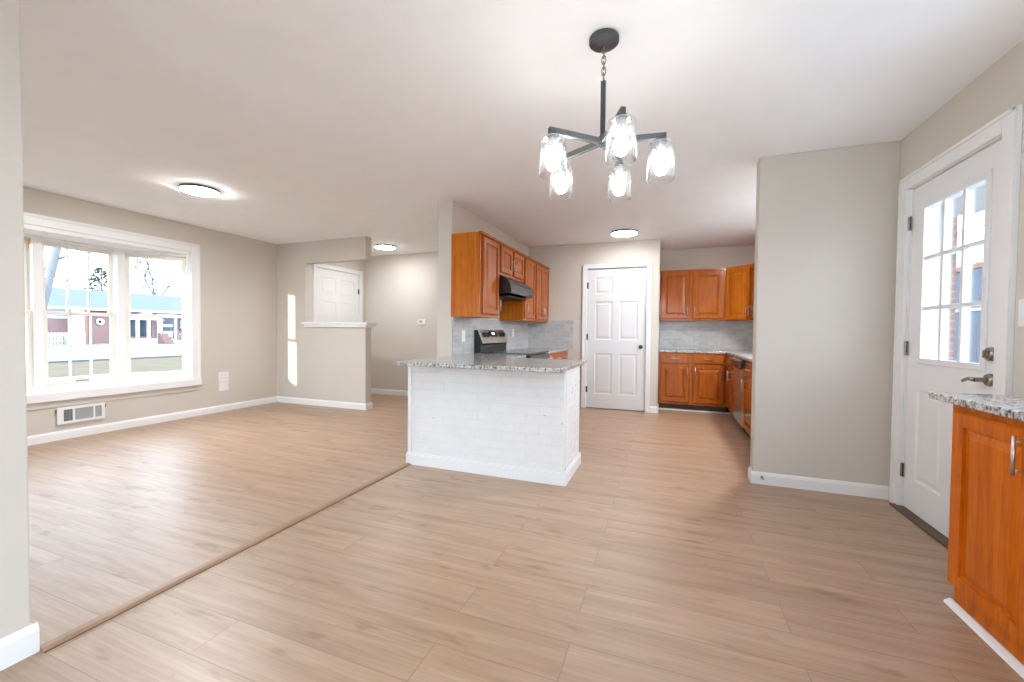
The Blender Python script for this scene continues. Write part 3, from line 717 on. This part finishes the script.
# ------------------------------------------------------------------ range and hood
rg = thing('range', 'stainless electric range with black glass cooktop below the hood', 'range', (-1.37, 4.178, 0), PI/2)
W = .776; BD = -1.37-XK-.014
b = MB(); b.box(.004, W-.004, .03, BD, .06, .875); b.build('body', 'gloss_black', rg)
bx(.0, W, -.005, BD-.09, .875, .893, ch=.004).build('cooktop', 'gloss_black', rg)
for (x, y, r) in ((.2, .16, .105), (.57, .16, .085), (.2, .40, .085), (.57, .40, .105)):
    MB().lathe([(r-.004, .8928), (r, .8928), (r, .8936), (r-.004, .8936), (r-.004, .8928)], 40, (x, y, 0)).build('burner_ring', 'grey_slot', rg)
od = bx(.006, W-.006, -.012, .03, .24, .865, ch=.005).build('oven_door', 'gloss_black', rg)
bx(.12, W-.12, -.016, -.011, .38, .70, ch=.002).build('oven_window', 'gloss_black', od)
hd = MB(); hd.tube([(.06, -.055, .80), (W-.06, -.055, .80)], .011, 12); hd.tube([(.09, -.055, .80), (.09, -.01, .80)], .008, 8); hd.tube([(W-.09, -.055, .80), (W-.09, -.01, .80)], .008, 8); hd.build('handle', 'steel', od)
bx(.006, W-.006, -.008, .03, .065, .225, ch=.005).build('drawer', 'steel', rg)
# backguard: black sides, tilted stainless panel
BF = BD-.115
bgm = MB(); bgm.prism([(BD-.085, .88), (BD, .88), (BD, 1.14), (BD-.035, 1.145), (BD-.105, .985), (BD-.085, .975)], .0, W, 'x')
bg = bgm.build('backguard', 'gloss_black', rg, bevel=.003)
dv = Vector((0, .070, .160)); ln = dv.length; dirv = dv/ln; nrm = Vector((0, -dirv.z, dirv.y))
pm = Matrix(((1, 0, 0, 0), (0, nrm.y, dirv.y, BD-.106), (0, nrm.z, dirv.z, .984), (0, 0, 0, 1)))   # local y = outward, z = up the slope
pnl = MB(pm.copy()); pnl.box(.002, W-.002, .0, .008, .004, ln-.002, ch=.002); pn = pnl.build('control_panel', 'steel', bg)
dsp = MB(pm.copy()); dsp.box(.265, W-.265, .008, .0095, .085, .155); dp = dsp.build('display', 'screen', pn)
dg = MB(pm.copy()); dg.box(.35, .425, .0095, .0101, .112, .138); dg.build('clock_readout', 'digit', dp)
for x in (.10, .19, W-.19, W-.10):
    kn = MB(pm @ Matrix.Translation((x, .008, .105))); kn.lathe([(.030, 0), (.030, .006), (.024, .010), (.022, .028), (.019, .031), (0, .031)], 24, axis='y'); kn.box(-.004, .004, .030, .035, -.020, .020); kn.build('knob', 'gloss_black', pn)

hd_ = thing('range_hood', 'black under-cabinet range hood with curved front above the range', 'range hood', (XK, 4.146, 0), PI/2)
# local y = 0 at wall, negative towards the room
hp = [(-.002, 1.742), (-.34, 1.742), (-.37, 1.725), (-.415, 1.69), (-.45, 1.635), (-.463, 1.585), (-.463, 1.545), (-.002, 1.515)]
MB().prism(hp, .004, .784, 'x').build('shell', 'gloss_black', hd_, bevel=.003)
fs_ = MB(); fs_.prism([(-.466, 1.545), (-.466, 1.587), (-.455, 1.637), (-.419, 1.694), (-.415, 1.690), (-.450, 1.634), (-.463, 1.585), (-.463, 1.545)], .002, .786, 'x')
fs_.build('front_strip', plain('dark_grey_enamel', (.045, .045, .048), .35), hd_)
bx(.06, .72, -.40, -.08, 1.512, 1.528, ch=.002).build('grease_filter', 'black', hd_)
bx(.62, .74, -.470, -.462, 1.555, 1.575, ch=.002).build('switch_strip', 'black', hd_)

# ------------------------------------------------------------------ foreground cabinet
t = thing('base_cabinet', 'shallow oak base cabinet in the right foreground beside the glazed door', 'cabinet', (1.12, 2.245, 0), -PI/2)
cab_body(t, 1.75, XR-1.12-.004, 0, CT-.0, .10, 'oak_bright', 'oak_bright')
for ch_ in list(t.children):
    if ch_.name.startswith('toe_kick'): ch_.data.materials[0] = M['oak_bright']
for o in t.children:
    if o.name.startswith('toe_kick'): o.location.y = -.045
cab_door(.055, .455, .115, .822, t, .412, .735, mat='oak_bright'); cab_door(.475, .90, .655, .822, t, .69, .74, flat=True, mat='oak_bright'); cab_door(.475, .90, .115, .64, t, .505, .55, mat='oak_bright')
cab_door(.92, 1.33, .115, .822, t, 1.30, .735, mat='oak_bright'); cab_door(1.34, 1.73, .115, .822, t, 1.37, .735, mat='oak_bright')
top(MB().box(1.085, XR-.002, .50, 2.345, CT, ZT), 'granite_worktop', 'granite worktop on the foreground cabinet in front of the glazed door')
structure(MB().prism([(1.118, 0), (1.144, 0), (1.144, .02), (1.138, .020), (1.122, .010)], .50, 2.26, 'y').build('trim_4', 'trim'))

# ------------------------------------------------------------------ small wall fittings
def plate(name, label, cat, loc, rz, wd=.075, h=.118, kind='switch', group=None, n=1):
    t = thing(name, label, cat, loc, rz, group)
    bx(-wd/2, wd/2, -.006, 0, -h/2, h/2, ch=.002).build('cover_plate', 'plastic', t)
    for i in range(n):
        cx = (i-(n-1)/2)*.046
        if kind == 'switch': bx(cx-.0165, cx+.0165, -.010, -.006, -.033, .033, ch=.0015).build('rocker', 'plastic', t)
        else:
            f = MB(); f.box(cx-.017, cx+.017, -.0085, -.006, -.034, .034, ch=.002)
            fo = f.build('socket_face', 'plastic', t)
            for s in (-.02, .02):
                for q in (-.008, .0055): bx(cx+q, cx+q+.0025, -.009, -.0085, s-.004, s+.006).build('slot', 'dark_slot', fo)
    return t
plate('outlet', 'upper white outlet plate on the left wall right of the bay window', 'outlet', (XL, 3.875, .475), PI/2, .135, .125, 'outlet', 'outlet plates right of the bay window', 2)
plate('blank_plate', 'lower plain white plate on the left wall under the outlet', 'wall plate', (XL, 3.875, .345), PI/2, .135, .125, 'none', 'outlet plates right of the bay window', 0)
plate('light_switch', 'white switch plate on the backsplash left of the range', 'switch', (XK+.012, 3.91, 1.075), PI/2, group='plates on the range backsplash')
plate('outlet', 'white outlet plate on the backsplash right of the range', 'outlet', (XK+.012, 5.42, 1.11), PI/2, kind='outlet', group='plates on the range backsplash')
plate('light_switch', 'white switch plate on the right wall beside the glazed door', 'switch', (XR, 2.45, 1.23), -PI/2)
t = thing('thermostat', 'small white thermostat on the far hall wall', 'thermostat', (-3.88, 6.0, 1.275))
bx(-.075, .075, -.022, 0, -.042, .042, ch=.006).build('case', 'plastic', t); bx(-.045, .02, -.0235, -.022, -.012, .026).build('display', 'grey_slot', t); bx(.035, .055, -.025, -.022, -.01, .012, ch=.002).build('button', 'plastic', t)

t = thing('wall_vent', 'white wall vent with grey grille below the bay window', 'vent', (XL+.014, 2.222, .158), PI/2)
f = MB(); VW, VH = .37, .17
f.panels(0, VW, 0, VH, -.012, .012, [], [], holes=[(.045, .115, .025, VH-.028), (.13, .275, .025, VH-.028), (.288, .345, .025, VH-.028)]); f.build('frame', 'plastic', t, bevel=.002)
g = MB()
for i in range(7): g.box(.045+i*.0108, .049+i*.0108, -.008, -.002, .025, VH-.028)
for i in range(3): g.box(.045, .115, -.007, -.003, .05+i*.032, .053+i*.032)
g.build('grille', 'grey_slot', t)
bx(.044, .116, -.0018, -.0002, .024, VH-.027).build('duct_opening', 'dark_slot', t)
l = MB()
for (a, b) in ((.13, .275), (.288, .345)): l.box(a-.002, b+.002, -.006, -.003, .023, VH-.026)
l.build('damper_plate', 'grey_slot', t)
st_ = MB(); st_.box(-.012, .003, -.003, 0, .115, .15); st_.box(VW-.003, VW+.012, -.003, 0, .115, .15); st_.build('bracket', 'bronze', t)

# door stop on the stub baseboard
t = thing('door_stop', 'small dark door stop on the baseboard of the grey wall end', 'door stop', (.685, YS-.014, .055))
k = MB(); k.lathe([(.010, 0), (.010, -.004), (.004, -.006), (.004, -.03), (.007, -.031), (.007, -.038), (0, -.039)], 14, axis='y'); k.build('stop_pin', 'bronze', t)

# ------------------------------------------------------------------ outdoors, street side
G0 = -.5
structure(MB().add([(60,-60,G0-.02),(60,60,G0-.02),(-26.4,60,G0-.02),(-26.4,-60,G0-.02)], [(0,1,2,3)]).build('front_lawn', 'lawn'))
kb = bx(-26.7, -26.4, -40, 60, G0-.1, G0+.06); structure(kb.build('kerb', 'kerb'))
def slope(x): return G0 + (-26.7-x)*.5/10.5
structure(MB().add([(-26.7,-40,slope(-26.7)),(-26.7,60,slope(-26.7)),(-35.5,60,slope(-35.5)),(-35.5,-40,slope(-35.5))], [(0,1,2,3)]).build('road', 'asphalt'))
structure(MB().add([(-35.5,-40,slope(-35.5)),(-35.5,60,slope(-35.5)),(-38,60,.02),(-38,-40,.02)], [(0,1,2,3)]).add([(-38,-40,.02),(-38,60,.02),(-120,60,.6),(-120,-40,.6)], [(0,1,2,3)]).build('far_lawn', 'lawn_far'))

hs = thing('house', 'low red brick house with blue-grey roof across the street', 'house', (-38, 0, .0))
w_ = MB(); w_.box(-8, 0, 8, 27, -.1, 2.42); w_.build('brick_wall', 'red_brick', hs)
r_ = MB(); r_.prism([(.45, 2.40), (.45, 2.50), (-4.0, 4.05), (-8.45, 2.50), (-8.45, 2.40)], 7.6, 27.5, 'y'); rf = r_.build('roof', 'roof', hs)
bx(.45, .50, 7.6, 27.5, 2.34, 2.52).build('fascia', 'white_siding', rf)
bx(0, .06, 13.2, 16.25, 1.72, 2.38).build('siding_band', 'white_siding', hs)
for i, y in enumerate((13.6, 14.9)):
    wo = bx(.05, .09, y, y+.75, 1.86, 2.24).build('window', 'white_siding', hs); bx(.09, .10, y+.05, y+.70, 1.91, 2.19).build('pane', 'dark_glass', wo)
bx(0, .08, 20.75, 22.15, .15, 2.3).build('door_surround', 'white_siding', hs)
do = bx(.08, .13, 21.02, 21.93, .28, 2.12).build('door', 'dark_glass', hs); bx(.13, .14, 21.12, 21.83, 1.25, 1.42).build('glass_light', 'plastic', do); bx(.13, .14, 21.12, 21.83, .4, .9).build('lower_panel', 'white_siding', do)
bx(0, 1.0, 20.6, 21.95, -.05, .16).build('doorstep', 'porch_floor', hs)
wo = bx(0, .06, 22.35, 22.75, .95, 2.0).build('window', 'dark_glass', hs); bx(.06, .07, 22.47, 22.63, 1.1, 1.85).build('pane', 'plastic', wo)
bx(0, .7, 15.55, 16.1, .0, 2.4).build('porch_post', 'white_siding', hs); bx(0, .35, 16.25, 16.42, 0, 2.4).build('downpipe', 'cap_rust', hs)
wo = bx(0, .05, 16.15, 16.55, .2, 1.9).build('window', 'dark_glass', hs)
po = MB(); po.prism([(18.6, 1.75), (19.6, 2.30), (20.6, 1.75)], -.2, 1.3, 'x'); po.build('porch_gable', 'white_siding', hs)
for y in (18.8, 19.5, 20.3): bx(1.1, 1.28, y, y+.16, 0, 1.76).build('porch_column', 'white_siding', hs)
bx(-.02, .04, 18.75, 20.4, .5, 1.7).build('porch_window', 'dark_glass', hs)
bx(0, 1.3, 18.6, 20.5, -.05, .32).build('porch_floor', 'porch_floor', hs)
st2 = MB()
for i in range(3): st2.box(1.3+i*.3, 1.6+i*.3, 20.1, 20.7, -.05, .75-.25*i)
st2.build('brick_steps', 'red_brick', hs)
tag(MB().lathe([(.10, 0), (.19, .02), (.26, 0), (.19, .06), (.10, .0)], 24, axis='x').build('wreath', 'wreath', None, loc=(-37.96, 17.25, 1.55)), 'round white wreath hanging on the brick wall of the far house', 'wreath')
fp = thing('picket_fence', 'white picket fence in front of the far brick house', 'fence', (-37.2, 12.0, 0))
pk = MB()
for i in range(26): pk.box(-.03, .0, i*.16, i*.16+.11, -.02, .78)
pk.build('pickets', 'white_siding', fp)
r_ = MB(); r_.box(0, .03, 0, 4.1, .18, .26); r_.box(0, .03, 0, 4.1, .56, .64); r_.build('rail', 'white_siding', fp)
ac = thing('air_conditioner', 'grey outdoor air conditioner in front of the white picket fence', 'air conditioner', (-36.6, 15.0, .0))
bx(-.4, 0, 0, .85, -.1, .62, ch=.02).build('housing', 'grey_slot', ac); g_ = MB()
for i in range(7): g_.box(0, .02, .06+i*.11, .09+i*.11, .06, .56)
g_.build('grille', 'white_siding', ac)
tag(MB().lathe([(.0, -.22), (.16, -.16), (.23, 0), (.16, .16), (0, .22)], 16).build('yard_globe', 'wreath', None, loc=(-36.6, 22.2, .24)), 'round white yard ornament beside the far house door', 'ornament')

def bare_tree(name, label, x, y, z, h, r, n, seed, lean=(0, 0), spread=.5, depth=3, group=None):
    rnd = random.Random(seed); t = thing(name, label, 'tree', (x, y, z), 0, group)
    tr = MB(); brm = MB()
    def grow(p, d, L, rr, lev, mb):
        pts = [p]; q = p.copy(); dd = d.copy()
        for i in range(4):
            dd = (dd + Vector((rnd.uniform(-.12, .12), rnd.uniform(-.12, .12), rnd.uniform(-.02, .08)))).normalized(); q = q + dd*L/4; pts.append(q.copy())
        mb.tube(pts, rr, 6, r2=rr*.55)
        if lev <= 0: return
        for i in range(n):
            b = pts[min(4, 1+i*3//max(1, n-1)+1)] if i else pts[-1]
            a = rnd.uniform(0, 2*PI); nd = (dd + Vector((math.cos(a)*spread, math.sin(a)*spread, rnd.uniform(.0, .35)))).normalized()
            grow(b, nd, L*rnd.uniform(.55, .8), rr*.5, lev-1, brm)
    grow(Vector((0, 0, 0)), Vector((lean[0], lean[1], 1)).normalized(), h, r, depth, tr)
    tr.build('trunk', 'bark', t); brm.build('branches', 'bark', t)
bare_tree('bare_tree', 'tall bare winter tree rising behind the far roof, seen in the right sash', -50, 27.0, .3, 4.0, .20, 5, 3, (0, .02), .6, 3, 'bare trees across the street')
bare_tree('bare_tree', 'thin bare winter tree behind the far roof, left part of the right sash', -66, 31.6, .3, 4.4, .18, 4, 11, (0, .1), .5, 3, 'bare trees across the street')
bare_tree('bare_tree', 'bare winter tree behind the far roof, seen in the middle sash', -54, 19.6, .3, 3.4, .15, 4, 21, (0, .1), .6, 3, 'bare trees across the street')
yt = thing('leaning_tree', 'pale leaning tree trunk in the front yard seen at the upper left pane', 'tree', (-14, 4.9, G0-.05))
tm = MB(); tm.tube([(0, .02, 0), (0, .40, 2.33), (0, .53, 2.94), (0, .66, 3.64), (.1, .9, 4.8), (.2, 1.2, 6)], .115, 10, r2=.06); tm.tube([(0, .60, 3.3), (.1, .80, 3.44), (.1, 1.0, 3.48)], .035, 6, r2=.02); tm.tube([(0, .7, 3.9), (0, .2, 5.2)], .05, 6, r2=.02)
tm.build('trunk', plain('pale_bark', (.17, .17, .185), .9, var=.15, nscale=10), yt)
ev = thing('evergreen_tree', 'dark evergreen tree standing behind the far roof in the middle sash', 'tree', (-51, 23.3, .2))
nd = MB(); rnd = random.Random(5)
for k_ in range(420):
    z = rnd.uniform(2.3, 6.6); rad = (1.0-(z-2.0)/5.2)*2.3*math.sqrt(rnd.random()); a = rnd.uniform(0, 2*PI)
    c0 = Vector((rad*math.cos(a), rad*math.sin(a), z)); dn = Vector((math.cos(a), math.sin(a), rnd.uniform(-.25, .25))).normalized(); sd = Vector((-dn.y, dn.x, 0)).normalized()
    L, wv = rnd.uniform(.3, .6), rnd.uniform(.06, .14)
    nd.add([tuple(c0-sd*wv), tuple(c0+sd*wv+Vector((0,0,.04))), tuple(c0+dn*L), tuple(c0+Vector((0,0,wv*1.2)))], [(0,1,2),(0,2,3),(3,2,1),(0,3,1)])
nd.build('foliage', 'needle', ev); MB().tube([(0,0,-.2),(0,0,6.6)], .16, 8, r2=.03).build('trunk', 'bark', ev)
for (za, zb_, lab) in ((3.75, 3.41, 'lower power line crossing the sky in front of the far roof'), (3.98, 3.66, 'upper power line crossing the sky in front of the far roof')):
    pts = [Vector((-18, -6+i*1.3, za+(zb_-za)*((-6+i*1.3)-6)/5)) for i in range(20)]
    tag(MB().tube(pts, .014, 5).build('power_line', 'wire'), lab, 'power line', 'power lines over the street')

structure(bx(-10.5, -2.8, -34, -28, -.5, 6.0).build('rear_sun_block', 'red_brick'))  # unseen block, added to keep the low sun off the rear windows
structure(bx(-8, 1.6, -9, REAR-.16, -.6, -.12).build('rear_bounce_slab', plain('pale_bounce', (.78, .78, .77), .9, var=.04)))  # unseen pale slab, added to bounce skylight up to the ceiling
# ------------------------------------------------------------------ outdoors, behind the glazed door
structure(bx(1.62, 3.9, -3.0, 6.9, -.5, -.06).build('porch', 'porch_floor'))
structure(bx(1.6, 2.75, 3.7, 5.3, 2.30, 2.40).build('porch_soffit', 'white_siding'))
tag(bx(2.2, 2.3, 4.76, 4.88, -.06, 2.30, ch=.006).build('porch_post', 'white_siding'), 'white porch post outside the glazed door', 'post')
tag(bx(2.5, 2.72, 5.47, 5.75, -.06, 3.2).build('brick_pillar', 'pillar_brick'), 'red brick pillar outside beside the white porch post', 'pillar')
sd = MB()
for i in range(16): sd.prism([(7.20, -.5+i*.2), (7.175, -.5+i*.2), (7.195, -.3+i*.2), (7.20, -.3+i*.2)], 1.62, 3.38, 'x')
sd.box(1.62, 3.38, 7.20, 7.30, -.5, 2.8)
tag(sd.build('siding_wall', 'white_siding'), 'white clapboard wall outside seen through the left panes of the door', 'wall')
fn = thing('board_fence', 'slate blue board fence outside seen through the lower door panes', 'fence', (4.5, 6.7, -.5))
b_ = MB()
for i in range(20): b_.box(0, .02, i*.15, i*.15+.14, 0, 2.68)
b_.build('boards', 'slate_fence', fn); bx(-.03, .05, 0, 3.0, 2.68, 2.76).build('top_cap', 'cap_rust', fn)
rl = MB(); rl.box(-.03, 0, 0, 3.0, 2.02, 2.06); rl.build('rail', plain('pale_rail', (.55, .62, .70), .6), fn)
for (ya, za, yb, zb, lab) in ((14.0, 3.53, 9.0, 3.30, 'upper power line seen through the top panes of the glazed door'), (12.6, 2.40, 9.4, 3.15, 'lower power line seen above the slate blue fence through the door')):
    tag(MB().tube([(6, ya+(yb-ya)*k_/8, za+(zb-za)*k_/8 - .1*(k_/8)*(1-k_/8)) for k_ in range(9)], .012, 5).build('power_line', 'wire'), lab, 'power line', 'power lines beyond the porch')
